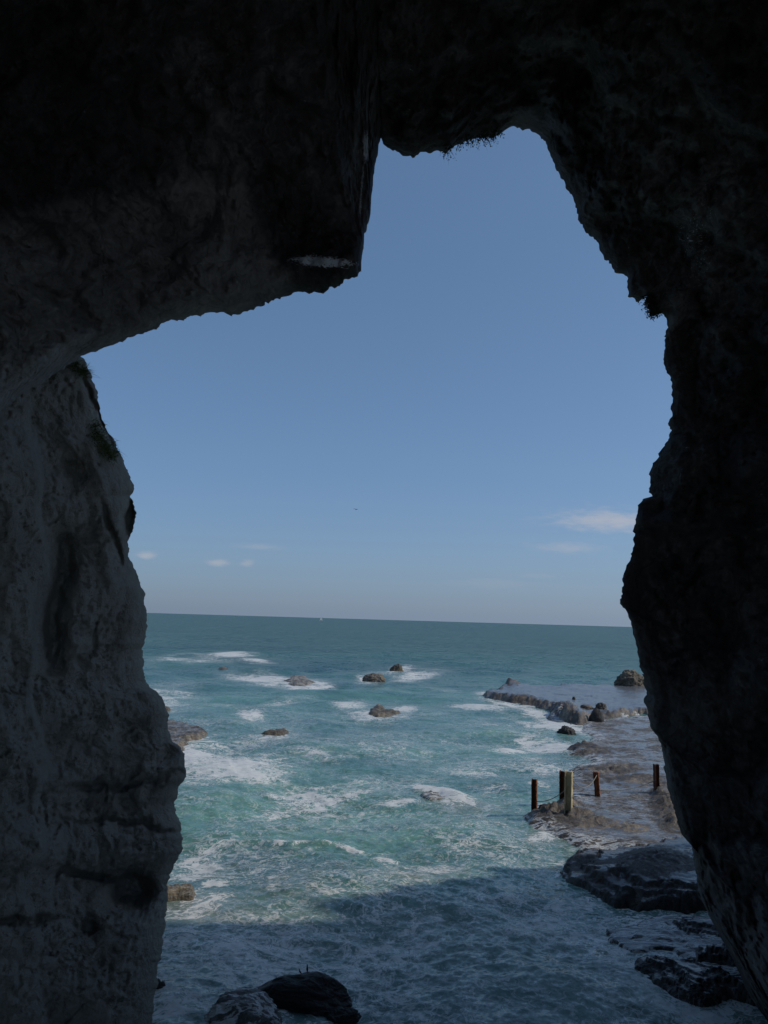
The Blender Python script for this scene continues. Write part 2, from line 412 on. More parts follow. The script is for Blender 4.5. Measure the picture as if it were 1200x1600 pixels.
# px, py, rim depth (m), lateral radius the cave opens to (m)
ARCH = [(-420, 800, 10.5, 9.5), (-200, 730, 12, 10), (-60, 672, 14, 10), (0, 648, 15, 10.5), (30, 617, 15.5, 11), (62, 600, 16, 11), (95, 577, 16.3, 11.5), (128, 556, 16.6, 12),
        (150, 549, 16.7, 12), (172, 540, 16.8, 12), (196, 532, 17, 12.5), (212, 524, 17, 12.5), (243, 516, 17, 13), (256, 505, 17, 13), (262, 501, 17, 13),
        (290, 498, 17, 13), (312, 494, 17, 13), (332, 487, 17, 13), (350, 488, 17, 13), (368, 493, 17, 13), (378, 489, 17, 13), (395, 484, 17, 13), (412, 476, 17, 13),
        (430, 469, 17, 13), (448, 461, 17, 13), (462, 456, 17, 13), (478, 457, 17, 13), (488, 460, 17, 13), (505, 456, 17, 13), (524, 449, 17, 13), (530, 443, 17, 13),
        (545, 437, 17, 13), (559, 433, 17, 13), (560, 427, 17.2, 13), (564, 425, 17.3, 13.2), (565, 404, 17.6, 13.5), (568, 388, 17.9, 13.7), (569, 370, 18.2, 13.9), (575, 350, 18.6, 14.2), (579, 335, 18.9, 14.3),
        (580, 312, 19.3, 14.5), (582, 290, 19.7, 14.6), (585, 270, 20.1, 14.8), (586, 255, 20.3, 15), (590, 243, 20.6, 15), (592, 225, 20.9, 15), (595.5, 215, 21.2, 15), (599, 226, 21.2, 15),
        (606, 231, 21.2, 15), (617, 237, 21.2, 15), (630, 240, 21, 15), (646, 246, 21, 15), (652, 243, 21, 15), (664, 240, 21, 15), (677, 237, 21, 15), (690, 237, 21, 15), (697, 239, 21, 15),
        (705, 232, 21.2, 15), (716, 226, 21.4, 15), (727, 221, 21.6, 15), (738, 217, 21.8, 15), (752, 216, 22, 15), (770, 216, 22, 15), (780, 210, 22, 15), (788, 203, 22, 15), (798, 200, 22, 15),
        (815, 202, 22, 15), (832, 206, 22, 15), (846, 212, 22, 15), (852, 222, 22, 15), (859, 237, 22, 15), (866, 256, 22, 15), (874, 274, 22, 15), (884, 288, 22, 15), (893, 306, 22, 15),
        (902, 327, 22, 15), (905, 345, 22, 15), (911, 357, 22, 15), (928, 373, 22, 15), (938, 392, 22, 15), (943, 402, 22, 15), (952, 412, 22, 15), (962, 424, 22, 15), (972, 428, 22, 15),
        (980, 437, 21.8, 15), (979, 446, 21.7, 15), (984, 464, 21.5, 15), (994, 468, 21.5, 15), (999, 472, 21.4, 15), (1002, 466, 21.4, 15), (1012, 464, 21.4, 15), (1018, 478, 21.3, 15), (1022, 489, 21.2, 15),
        (1036, 490, 21.2, 15), (1042, 500, 21, 15), (1042, 513, 21, 15), (1038, 530, 21, 15), (1038, 560, 21, 15), (1042, 583, 21, 15), (1048, 598, 21, 15), (1051, 620, 21, 15), (1049, 640, 21, 15),
        (1046, 662, 21, 15), (1050, 668, 21, 15), (1047, 682, 21, 15), (1038, 693, 21, 15), (1030, 708, 21, 15), (1022, 725, 21, 15), (1016, 742, 21, 15), (1017, 756, 21, 15), (1014, 768, 21, 15),
        (1016, 776, 20.9, 15), (1004, 780, 20.8, 15), (996, 789, 20.7, 15), (995, 805, 20.6, 15), (992, 825, 20.6, 15), (987, 855, 20.6, 15), (986, 868, 20.6, 15), (979, 888, 20.5, 15), (975, 905, 20.5, 15),
        (969, 930, 20.5, 15), (969, 944, 20.5, 15), (979, 953, 20.4, 15), (984, 970, 20.4, 15), (990, 992, 20.4, 15), (996, 1012, 20.3, 15), (999, 1040, 20.3, 15), (1005, 1058, 20.3, 15), (1010, 1085, 20.2, 15),
        (1006, 1093, 20.2, 15), (1012, 1108, 20.2, 15), (1015, 1135, 20.2, 15), (1026, 1149, 20.2, 15), (1035, 1168, 20.2, 15), (1038, 1195, 20.2, 15), (1041, 1220, 20.1, 15), (1046, 1243, 20.1, 15),
        (1053, 1262, 20, 15), (1060, 1290, 20, 15), (1066, 1305, 20, 15), (1080, 1320, 20, 15), (1084, 1340, 20, 15), (1088, 1375, 20, 15), (1096, 1405, 20, 15), (1105, 1425, 20, 15),
        (1118, 1450, 20, 15), (1132, 1475, 20, 15), (1144, 1497, 20, 15), (1153, 1515, 20, 15), (1161, 1535, 20, 15), (1172, 1558, 20, 15), (1185, 1575, 20, 15), (1200, 1588, 20, 15), (1260, 1660, 19, 15), (1400, 1800, 18, 15)]
CEN = np.array([620.0, 800.0])

def shell(name, outline, mat, outward, step, vin, vout, noise_amp, seed, scale_px=400.0, back=None, feature=None, edge_noise=15.0, paint=None, fill_gap=None):
    o, t = resample(outline, step)
    # fractal ruggedness of the outline
    z = np.zeros_like(t)
    q = np.stack([t / 26.0, z, z + seed], -1)
    jit = edge_noise * fbm(q, 6, seed, 0.75)
    out = outward(o)
    r0 = np.hypot(o[:, 0] - CEN[0], o[:, 1] - CEN[1])
    rows = []; msk = []
    D0, RL = o[:, 2], o[:, 3]
    rl0 = D0 * r0 / F
    for (off, dd) in vout[::-1]:
        p = o[:, :2] + out * (off + jit[:, None])
        rows.append(at_depth(p[:, 0], p[:, 1], D0 + dd))
    nout = len(rows)
    for v in vin:
        p = o[:, :2] + out * (v + jit[:, None] * math.exp(-v / 22.0))
        rl = rl0 + (np.maximum(RL, rl0 + 0.3) - rl0) * (1 - np.exp(-v / scale_px))
        rr = np.hypot(p[:, 0] - CEN[0], p[:, 1] - CEN[1])
        D = rl * F / rr
        # round the rim off
        D = D - 0.55 * (1 - np.exp(-v / 14.0))
        P = at_depth(p[:, 0], p[:, 1], D)
        k = sstep(0, 60, v) * 0.85 + 0.15
        n = (1.1 * fbm(P * 0.22, 3, seed) + 0.8 * (ridged(P * np.array([0.36, 0.36, 0.24]) + 0.5 * fbm(P * 0.5, 3, seed + 9)[..., None], 5, seed + 20, 0.45) - 0.55)
             + 0.22 * (ridged(P * 1.7, 4, seed + 40, 0.6) - 0.5) + 0.10 * (ridged(P * np.array([5, 5, 3.4]), 3, seed + 60, 0.6) - 0.5))
        D = D * (1 + noise_amp * k * n)
        W = P + 0.5 * np.stack([fbm(P * 0.8, 3, seed + 70), fbm(P * 0.8, 3, seed + 73), fbm(P * 0.8, 3, seed + 76)], -1)
        for (fr, dp, wd, sd_) in ((np.array([0.34, 0.34, 0.22]), 0.14, 0.05, 80), (np.array([0.7, 0.7, 1.2]), 0.10, 0.05, 83), (np.array([1.6, 1.6, 1.0]), 0.07, 0.06, 86), (np.array([3.2, 3.2, 3.8]), 0.05, 0.08, 89)):
            amt = sstep(-0.15, 0.25, perlin(W * fr * 0.6 + 7, seed + sd_ + 1))
            D = D + k * dp * amt * np.exp(-(fbm(W * fr, 5, seed + sd_, 0.6) / wd) ** 2)
        if feature is not None: D = feature(p, v, D)
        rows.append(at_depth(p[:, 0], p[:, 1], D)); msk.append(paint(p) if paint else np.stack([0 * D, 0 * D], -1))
    if back is not None:
        last = rows[-1]
        for (f, target) in back:
            T = target(last, o)
            rows.append(last * (1 - f) + T * f)
    V = np.stack(rows)
    nr, nc = V.shape[:2]
    Fc = grid_faces(nr, nc)
    if fill_gap is not None:  # unseen opening added behind the camera to let fill light in
        ri, ci = Fc[:, 0] // nc, Fc[:, 0] % nc
        Fc = Fc[~((ri >= nr - len(back) - 1) & fill_gap(o)[ci])]
    A = np.zeros((nr, nc, 4)); A[..., 3] = 1
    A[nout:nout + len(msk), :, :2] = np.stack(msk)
    return mesh_obj(name, V.reshape(-1, 3), Fc, mat, attrs={'mask': A.reshape(-1, 4)})

def radial(o):
    d = o[:, :2] - CEN
    return d / np.linalg.norm(d, axis=1)[:, None]

vin = np.concatenate([np.arange(0, 24, 2.4), np.arange(24, 120, 4), np.arange(120, 640, 6), np.geomspace(640, 3600, 34)])
vout = [(1.5, 0.25), (5, 0.8), (14, 1.8), (30, 2.8), (60, 3.8), (120, 4.5), (210, 5)]

def arch_back(last, o):
    d = np.stack([o[:, 0] - CEN[0], CEN[1] - o[:, 1]], -1)
    d /= np.linalg.norm(d, axis=1)[:, None]
    return np.stack([d[:, 0] * 13, np.full(len(o), -9.0), CAM_Z + 2 + d[:, 1] * 13], -1)
def arch_cap(last, o):
    return np.tile(np.array([[0.0, -11.0, 12.0]]), (len(o), 1))

def arch_feature(p, v, D):
    x, y = p[:, 0], p[:, 1]
    # slab of the left overhang: its lower front face hangs nearer than the recess above it
    slab = sstep(360, 420, y) * sstep(600, 540, x)
    D = D - 0.5 * slab * np.clip(v / 40, 0, 1)
    # ledge running over the right wall
    yl = 800 + 0.07 * (x - 1000)
    led = np.exp(-((y - yl - 14) / 12.0) ** 2) * sstep(985, 1005, x)
    D = D - 0.45 * led
    return D

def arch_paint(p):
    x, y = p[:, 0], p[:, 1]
    e = np.exp(-(((x - 505) / 56) ** 2 + ((y - 409 - 0.06 * (x - 505)) / 9) ** 2) ** 2)  # glints on the overhang, painted as pale spots and strips
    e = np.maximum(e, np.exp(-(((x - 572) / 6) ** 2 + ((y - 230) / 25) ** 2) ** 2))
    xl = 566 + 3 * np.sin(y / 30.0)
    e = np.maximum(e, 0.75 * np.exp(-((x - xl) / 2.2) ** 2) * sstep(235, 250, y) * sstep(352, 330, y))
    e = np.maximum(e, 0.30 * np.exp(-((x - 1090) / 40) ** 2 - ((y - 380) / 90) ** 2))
    g = sstep(560, 330, x - 0.5 * (y - 400)) * sstep(240, 400, y + 0.15 * x)  # lightens the left overhang by colour where little light reaches
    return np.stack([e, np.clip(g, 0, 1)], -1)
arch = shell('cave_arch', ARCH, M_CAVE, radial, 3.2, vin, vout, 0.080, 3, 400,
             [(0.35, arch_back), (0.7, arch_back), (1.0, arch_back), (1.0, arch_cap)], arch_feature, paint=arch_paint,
             fill_gap=lambda o: (o[:, 0] > 800) & (o[:, 1] > 330))  # added gap at the right rear, brightens overhang and left cliff
struct(arch)

# ------------------------------------------------------------------ left cliff
LEFT = [(40, 250), (70, 400), (100, 500), (122, 555), (133, 566), (140, 580), (150, 606), (155, 635), (161, 660), (172, 680), (181, 690), (190, 712),
        (198, 735), (208, 757), (209, 767), (204, 775), (208, 782), (210, 800), (211, 816), (209, 830), (203, 840), (199, 848), (200, 862), (206, 880),
        (217, 905), (224, 925), (228, 950), (231, 968), (229, 980), (226, 995), (227, 1005), (222, 1015), (223, 1030), (226, 1042), (227, 1065),
        (234, 1074), (247, 1083), (256, 1098), (262, 1115), (264, 1140), (270, 1158), (283, 1170), (288, 1180), (290, 1200), (288, 1218), (280, 1228),
        (276, 1245), (272, 1258), (276, 1270), (282, 1285), (285, 1310), (284, 1332), (276, 1345), (266, 1365), (262, 1385), (261, 1410), (258, 1445),
        (252, 1480), (247, 1520), (241, 1560), (237, 1600), (228, 1680), (215, 1800)]
def ldep(y): return 21.0 - 0.4 * sstep(300, 700, y) * 0 + 0.0 * y
LEFT4 = [(x, y, 21.0 - 3.2 * float(sstep(1200, 1620, y)), 11.5) for x, y in LEFT]
def leftward(o): return np.tile(np.array([[-1.0, 0.0]]), (len(o), 1))

def left_feature(p, v, D):
    x, y = p[:, 0], p[:, 1]
    # near buttress on the far left, a deep cleft to the right of it
    edge = 62 + 10 * np.sin(y / 60.0) + 6 * np.sin(y / 23.0 + 1)
    but = 0.5 * sstep(14, -60, x - edge) + 0.5 * sstep(4, -9, x - edge)
    D = D - 0.8 * but * sstep(560, 700, y) * (1 - 0.7 * sstep(1150, 1450, y))
    D = D + 0.9 * np.exp(-((x - edge - 26) / 17.0) ** 2) * sstep(800, 860, y) * sstep(1090, 980, y)
    Q = np.stack([p[:, 0] / 60, p[:, 1] / 60, 0 * x], -1)
    x = x + 22 * fbm(Q, 5, 81, 0.6); y = y + 26 * fbm(Q, 5, 85, 0.6)
    def hollow(cx, cy, rx, ry, amt, rot=0.0):
        c, s = math.cos(rot), math.sin(rot)
        u = ((x - cx) * c + (y - cy) * s) / rx; w = (-(x - cx) * s + (y - cy) * c) / ry
        return amt * np.exp(-(u * u + w * w) ** 1.4)
    D = D + hollow(200, 805, 9, 32, 0.9, 0.1) + hollow(177, 835, 5, 40, 0.5, -0.35)
    D = D + hollow(208, 1395, 32, 34, 1.1) + hollow(255, 1180, 16, 16, 0.5) + hollow(110, 745, 26, 30, 0.6)
    D = D + hollow(135, 1445, 14, 20, 0.5) + hollow(150, 1370, 60, 6, 0.5, 0.05) + hollow(190, 1225, 90, 5, 0.35, -0.16)
    D = D + hollow(200, 1290, 90, 5, 0.3, 0.12) + hollow(150, 640, 5, 60, 0.5, -0.35)
    D = D + hollow(90, 1175, 40, 30, 0.5) + hollow(30, 1440, 60, 8, 0.5)
    return D

def left_back(last, o):
    z = last[:, 2]
    return np.stack([np.full(len(o), -11.5), np.full(len(o), -9.0), z], -1)
vin_l = np.concatenate([np.arange(0, 20, 2.0), np.arange(20, 320, 3.0), np.geomspace(320, 2600, 30)])
vout_l = [(1.5, 0.3), (5, 0.9), (14, 1.6), (30, 2.4), (70, 3.5), (160, 4.5), (400, 5), (900, 6), (2000, 8)]
cliff = shell('cliff', LEFT4, M_CLIFF, leftward, 2.6, vin_l, vout_l, 0.036, 61, 400, [(0.4, left_back), (1.0, left_back)], left_feature, 11.0)
struct(cliff)

# ------------------------------------------------------------------ ledge inside the cave where the photographer stands
def cave_floor():
    nx, ny = 60, 40
    X, Y = np.meshgrid(np.linspace(-13, 4, nx), np.linspace(-10, 1.6, ny))
    P = np.stack([X, Y, np.zeros_like(X)], -1)
    Z = 8.35 + 0.25 * fbm(P * 0.7, 4, 9) - 9.5 * sstep(0.9, 1.55, Y)
    P[..., 2] = Z
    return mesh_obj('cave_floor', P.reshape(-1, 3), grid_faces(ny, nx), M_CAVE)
struct(cave_floor())

# ------------------------------------------------------------------ headland right of the cave (shades the near water)
def headland():
    nx, ny = 110, 90
    X, Y = np.meshgrid(np.linspace(14, 75, nx), np.linspace(16, 50, ny))
    P = np.stack([X, Y, np.zeros_like(X)], -1)
    h = np.clip((40.0 - Y) * 1.5, -1.5, 26) * sstep(16.5, 21, X + 1.2 * fbm(P * 0.25, 4, 2))
    h = h * (1 + 0.55 * fbm(P * 0.3, 6, 4, 0.65)) - 0.6
    P[..., 2] = h
    return mesh_obj('headland', P.reshape(-1, 3), grid_faces(ny, nx), M_CLIFF)
struct(headland())

# ------------------------------------------------------------------ rock shelf and reefs: heightfields
def poly_sdf(P, poly):
    """signed distance, positive inside"""
    x, y = P[..., 0], P[..., 1]
    d = np.full(x.shape, 1e9); inside = np.zeros(x.shape, bool)
    n = len(poly)
    for i in range(n):
        a, c = poly[i], poly[(i + 1) % n]
        e = c - a; wx, wy = x - a[0], y - a[1]
        t = np.clip((wx * e[0] + wy * e[1]) / (e @ e + 1e-12), 0, 1)
        d = np.minimum(d, (wx - e[0] * t) ** 2 + (wy - e[1] * t) ** 2)
        cond = ((a[1] <= y) & (c[1] > y)) | ((c[1] <= y) & (a[1] > y))
        xi = a[0] + (y - a[1]) / (c[1] - a[1] + 1e-12) * e[0]
        inside ^= cond & (x < xi)
    d = np.sqrt(d)
    return np.where(inside, d, -d)

SDFS = []          # polygons of ground near sea level, for calming the waves over them
def patch(name, pxpoly, level, edge, rough, seed, mat, res=1.3, extra=None, film=0.5, white=0.15, tilt=(0, 0), nscale=1.0, warp=1.0, base=-0.6, strata=0, run=1.2):
    poly = np.array([on_level(float(x), float(y), level)[:2] for x, y in pxpoly])
    SDFS.append(poly)
    mx0, mn0 = poly.max(0), poly.min(0)
    pad = edge * 1.5 + 0.4 * warp
    x0, y0 = mn0 - pad; x1, y1 = mx0 + pad
    # rows even in 1/y as seen from the cave, columns even in bearing
    y0 = max(y0, 9.0)
    rows_px = CAM_Z * F * (1 / y0 - 1 / y1)
    nr = int(np.clip(rows_px / res * 1.0, 30, 420))
    yv = 1 / np.linspace(1 / y0, 1 / y1, nr)
    s0, s1 = min(x0 / y0, x0 / y1), max(x1 / y0, x1 / y1)
    nc = int(np.clip((s1 - s0) * F / res / 1.4, 40, 520))
    S, Y = np.meshgrid(np.linspace(s0, s1, nc), yv)
    X = S * Y
    P = np.stack([X, Y, np.zeros_like(X)], -1)
    wv = np.stack([fbm(P * 0.6 * nscale, 4, seed + 11), fbm(P * 0.6 * nscale, 4, seed + 15)], -1) * warp
    sd = poly_sdf(P[..., :2] + wv, poly)
    prof = sstep(-edge * 0.4, edge, sd)
    relief = rough * (1.1 * fbm(P * 0.5 * nscale, 6, seed, 0.6) + 1.1 * (ridged(P * np.array([0.6, 1.2, 1]) * nscale, 6, seed + 3, 0.62) - 0.6)
                      + 0.55 * (ridged(P * np.array([2.2, 3.2, 1]) * nscale, 4, seed + 7, 0.6) - 0.55))
    cx, cy = poly.mean(0)
    Z = base + (level - base) * prof + relief * (0.35 + 0.65 * prof) + tilt[0] * (X - cx) * prof + tilt[1] * (Y - cy) * prof
    if strata:      # bedding planes: the rock breaks down to the water in thin steps
        tp = np.minimum(1, np.maximum(0, (sd + 0.1) / run + 0.55 * fbm(P * 0.9 * nscale, 6, seed + 31, 0.6) + 0.35 * (ridged(P * 2.0 * nscale, 4, seed + 33) - 0.6)))
        H = (level - 0.05) * tp + tilt[0] * (X - cx) * np.minimum(tp * 2, 1) + tilt[1] * (Y - cy) * np.minimum(tp * 2, 1) + 0.25 * strata * fbm(P * 2.5, 4, seed + 37)
        q = H / strata; fq = np.floor(q)
        H = (fq + sstep(0.0, 0.28, q - fq) * 0.85 + 0.15 * (q - fq)) * strata
        Z = np.where(tp > 0, H, H - 0.5 * sstep(0.1, -0.5, sd)) - 0.35 * sstep(0.05, -0.25, sd) + 0.35 * relief
    wht = np.full(X.shape, white)
    if extra is not None: Z, wht = extra(P, Z, sd, wht)
    keep = sd > -edge * 1.4 - 0.1
    gy = np.gradient(Z, axis=0) / np.maximum(np.abs(np.gradient(Y, axis=0)), 1e-3)
    gx = np.gradient(Z, axis=1) / np.maximum(np.abs(np.gradient(X, axis=1)), 1e-3)
    slope = np.hypot(gx, gy)
    wet = film - 0.9 * sstep(0.15, 0.9, slope) + np.minimum(wht, 0); wht = np.maximum(wht, 0)
    P[..., 2] = Z
    A = np.stack([wet, wht, sd * 0, np.ones_like(X)], -1)
    Fc = grid_faces(nr, nc)
    k = keep.ravel()
    Fc = Fc[k[Fc].any(1)]
    used = np.zeros(nr * nc, bool); used[Fc.ravel()] = True
    idx = np.cumsum(used) - 1
    return mesh_obj(name, P.reshape(-1, 3)[used], idx[Fc], mat, attrs={'mask': A.reshape(-1, 4)[used]})

def px_gauss(P, px, py, rx, ry):
    u, v = to_px(P)
    return np.exp(-(((u - px) / rx) ** 2 + ((v - py) / ry) ** 2) ** 1.3)

def shelf_far_x(P, Z, sd, w):
    Q = P.copy(); Q[..., 2] = 1.0
    e = np.exp(-((sd - 0.8) / 1.3) ** 2)
    Z = Z + e * (0.0 + 0.6 * np.clip(fbm(P * 0.35, 4, 77), -0.4, 1))
    Z = Z + sstep(-0.6, 0.3, sd) * sstep(2.6, 0.6, sd) * (0.75 * (ridged(P * 0.9, 5, 70, 0.6) - 0.6) + 0.5 * fbm(P * 1.6, 4, 71))
    w = w + 0.6 * sstep(-1.2, 0, sd) * sstep(1.2, 0.4, sd) * sstep(0.05, 0.3, fbm(P * np.array([0.8, 0.1, 1]), 3, 75))
    for (x, y, rx, ry, a) in [(796, 1066, 14, 4, 0.9), (880, 1106, 20, 9, 1.1), (862, 1104, 10, 6, 0.6), (905, 1116, 14, 8, 0.5), (810, 1085, 30, 4, 0.4), (1000, 1112, 40, 5, 0.4)]:
        Z = Z + a * px_gauss(Q, x, y, rx, ry) * (0.8 + 0.6 * fbm(P * 0.9, 4, 5))
    return Z, w

shelf_far = patch('rock_shelf', [(748, 1079), (770, 1072), (790, 1066), (820, 1066), (860, 1069), (900, 1067), (985, 1070), (1060, 1072), (1200, 1078), (1200, 1112),
                                 (1010, 1108), (975, 1112), (945, 1117), (915, 1122), (885, 1120), (866, 1108), (845, 1098), (825, 1093), (800, 1089), (770, 1086)],
                  0.7, 1.6, 0.16, 21, M_SHELF, 1.0, shelf_far_x, film=0.85, white=0.0, nscale=0.45, warp=2.0)
struct(shelf_far)

def shelf_low_x(P, Z, sd, w):
    u, v = to_px(np.concatenate([P[..., :2], np.zeros_like(P[..., :1])], -1))
    dry = np.zeros_like(Z)
    for (x, y, rx, ry, a) in [(905, 1168, 20, 5, 0.35), (925, 1178, 25, 4, 0.25), (893, 1195, 14, 5, 0.35), (940, 1212, 30, 6, 0.2), (965, 1205, 40, 6, 0.22),
                              (1000, 1225, 40, 8, 0.22), (870, 1278, 42, 9, 0.38), (900, 1285, 30, 9, 0.3), (848, 1278, 14, 6, 0.3), (885, 1262, 16, 5, 0.45), (930, 1293, 30, 6, 0.2),
                              (1045, 1262, 18, 14, 0.5), (1028, 1245, 10, 6, 0.4), (1060, 1290, 20, 14, 0.5), (985, 1300, 22, 5, 0.25), (900, 1230, 25, 7, 0.12)]:
        g = np.exp(-(((u - x) / rx) ** 2 + ((v - y) / ry) ** 2) ** 1.2)
        hh = 0.62 * a * g * (0.7 + 2.0 * fbm(P * 0.9, 6, 8, 0.62) + 1.9 * (ridged(P * np.array([0.8, 1.1, 1]), 6, 9, 0.6) - 0.58)) / 0.11
        Z = Z + 0.11 * (np.floor(hh) + sstep(0.0, 0.35, hh - np.floor(hh)))
        dry = np.maximum(dry, 0.7 * g * min(1, a / 0.3))
    w = w + 0.3 * np.exp(-((sd - 0.3) / 1.0) ** 2) - dry
    return Z, w
shelf_low = patch('rock_shelf', [(905, 1126), (960, 1120), (1010, 1115), (1200, 1112), (1300, 1330), (1100, 1345), (1000, 1335), (900, 1318), (858, 1302), (818, 1288), (816, 1268), (850, 1258), (868, 1240),
                                 (862, 1222), (880, 1200), (912, 1186), (885, 1172), (903, 1160), (925, 1150), (900, 1140)],
                  0.2, 1.0, 0.09, 31, M_SHELF, 1.2, shelf_low_x, film=0.54, white=0.13, nscale=0.7, warp=1.3, base=-0.35)
struct(shelf_low)

def ledge_x(P, Z, sd, w):
    Q = P.copy(); Q[..., 2] = 0.8
    for (x, y, rx, ry, a) in [(1015, 1335, 50, 24, 0.42), (935, 1345, 34, 8, 0.35), (915, 1318, 20, 6, 0.3), (985, 1375, 20, 5, 0.35), (1060, 1380, 40, 8, 0.3), (905, 1365, 25, 6, 0.25)]:
        Z = Z + a * px_gauss(Q, x, y, rx, ry) * (0.8 + 0.7 * fbm(P * 0.9, 5, 6, 0.6))
    w = w - 0.9 * px_gauss(Q, 1025, 1332, 52, 24) - 0.5 * px_gauss(Q, 925, 1330, 40, 8)
    return Z, w
tag(patch('rock_ledge', [(868, 1345), (885, 1332), (905, 1312), (955, 1314), (1010, 1296), (1060, 1296), (1200, 1310), (1260, 1420), (1200, 1425), (1098, 1400),
                         (1060, 1402), (1000, 1398), (962, 1395), (925, 1376), (895, 1362)], 0.42, 0.35, 0.13, 41, M_NEARROCK, 1.0, ledge_x, film=0.7, white=0.05, nscale=1.0, warp=0.5, strata=0.17, run=1.5, tilt=(0.02, -0.03)),
    'broad dark layered ledge in shade below the posts, against the right wall', 'rock')
tag(patch('rock_ledge', [(1038, 1428), (1080, 1424), (1150, 1430), (1190, 1452), (1130, 1454), (1068, 1450)], 0.32, 0.3, 0.08, 45, M_NEARROCK, 1.0, None, film=0.8, white=0.1, nscale=1.6, warp=0.25, strata=0.1, run=0.7, tilt=(0.03, 0)),
    'low wet slab awash just below the broad dark ledge by the right wall', 'rock')
tag(patch('rock_ledge', [(1088, 1467), (1120, 1465), (1180, 1470), (1210, 1505), (1170, 1500), (1130, 1488), (1095, 1482)], 0.4, 0.3, 0.08, 47, M_NEARROCK, 1.0, None, film=0.7, white=0.08, nscale=1.6, warp=0.25, strata=0.13, run=0.5),
    'small blunt dark rock touching the right wall, uphill of the long wedge rock', 'rock')
tag(patch('rock_ledge', [(955, 1446), (1000, 1432), (1040, 1424), (1190, 1436), (1240, 1545), (1150, 1532), (1090, 1496), (1050, 1478), (985, 1480), (950, 1462)], 0.13, 0.35, 0.05, 49, M_NEARROCK, 1.0, None, film=0.85, white=0.35, nscale=1.4, warp=0.4, strata=0.07, run=0.8),
    'flat slab under thin water between the broad dark ledge and the wedge rock', 'rock')
def wedge_x(P, Z, sd, w):
    st = (P[..., 0] * 0.8 + P[..., 1] * 0.75 + 0.8 * fbm(P * 0.8, 3, 4)) / 0.42
    fr = st - np.floor(st)
    Z = Z + 0.05 * (sstep(0.0, 0.2, fr) - fr) * sstep(0, 0.4, sd)
    return Z, w
tag(patch('wedge_rock', [(985, 1484), (1000, 1476), (1040, 1478), (1080, 1488), (1150, 1510), (1180, 1545), (1140, 1535), (1128, 1542), (1090, 1545), (1050, 1530), (1020, 1508), (1000, 1497)],
          0.38, 0.3, 0.08, 51, M_NEARROCK, 1.0, wedge_x, film=0.7, white=0.1, nscale=1.5, warp=0.3, strata=0.12, run=0.8, tilt=(0.05, -0.08)),
    'long wedge of dark split rock sloping into the water at the lower right', 'rock')
tag(patch('sunken_rock', [(770, 1592), (820, 1582), (880, 1584), (915, 1600), (900, 1640), (780, 1640)], 0.12, 0.5, 0.08, 55, M_NEARROCK, 1.4, None, film=0.3, white=0.1, nscale=1.2, warp=0.3),
    'dark rock barely breaking the water at the bottom edge, right of the boulder', 'rock')
tag(patch('reef', [(225, 1125), (262, 1120), (290, 1126), (312, 1132), (334, 1141), (318, 1148), (300, 1150), (292, 1166), (270, 1168), (225, 1165)], 0.35, 0.8, 0.2, 57, M_SEAROCK, 1.0, None, film=0.6, white=0.12, nscale=0.7, warp=0.9),
    'flat brown reef running out from behind the left cliff', 'reef')
tag(patch('reef', [(215, 1382), (262, 1376), (300, 1376), (316, 1382), (312, 1392), (262, 1396), (215, 1396)], 0.32, 0.28, 0.16, 59, M_SEAROCK, 1.0, None, film=0.25, white=0.1, nscale=1.8, warp=0.3),
    'low sunlit brown reef in swirling foam at the foot of the left cliff', 'reef')
tag(patch('reef', [(400, 1142), (425, 1138), (445, 1134), (457, 1138), (452, 1144), (425, 1146)], 0.25, 0.7, 0.2, 63, M_SEAROCK, 0.8, None, film=0.2, white=0.08, nscale=0.8, warp=0.6),
    'long thin brown reef in mid water, right of the reef by the cliff', 'reef')
tag(patch('reef', [(566, 1112), (580, 1102), (588, 1096), (600, 1100), (612, 1106), (634, 1110), (620, 1116), (585, 1118)], 0.22, 0.9, 0.32, 65, M_SEAROCK, 0.8, None, film=0.1, white=0.08, nscale=0.8, warp=1.0),
    'jagged brown reef with white water along its left side, mid bay', 'reef')
tag(patch('reef', [(436, 1062), (446, 1054), (470, 1053), (490, 1056), (498, 1064), (480, 1070), (455, 1068)], 0.28, 2.0, 0.36, 67, M_SEAROCK, 0.8, None, film=0.0, white=0.22, nscale=0.7, warp=1.8),
    'brown reef with surf pouring over it, left of the two round rocks', 'reef')
tag(patch('reef', [(640, 1240), (665, 1232), (700, 1236), (725, 1246), (735, 1254), (700, 1252), (660, 1248)], 0.08, 0.7, 0.16, 69, M_SEAROCK, 1.0, None, film=0.5, white=0.3, nscale=1.0, warp=0.6),
    'sunken rock under a small breaking wave, left of the posts', 'reef')
tag(patch('reef', [(336, 1043), (350, 1040), (362, 1042), (356, 1045), (342, 1046)], 0.35, 1.2, 0.2, 71, M_SEAROCK, 0.8, None, film=0.2, white=0.1, nscale=0.5, warp=0.8),
    'tiny brown reef farthest out, under the white breaker at the left', 'reef')
tag(patch('reef', [(240, 1102), (258, 1099), (272, 1103), (262, 1108), (240, 1108)], 0.4, 0.8, 0.2, 73, M_SEAROCK, 0.8, None, film=0.2, white=0.1, nscale=0.7, warp=0.6),
    'little brown reef tip showing at the left cliff edge, above the flat reef', 'reef')

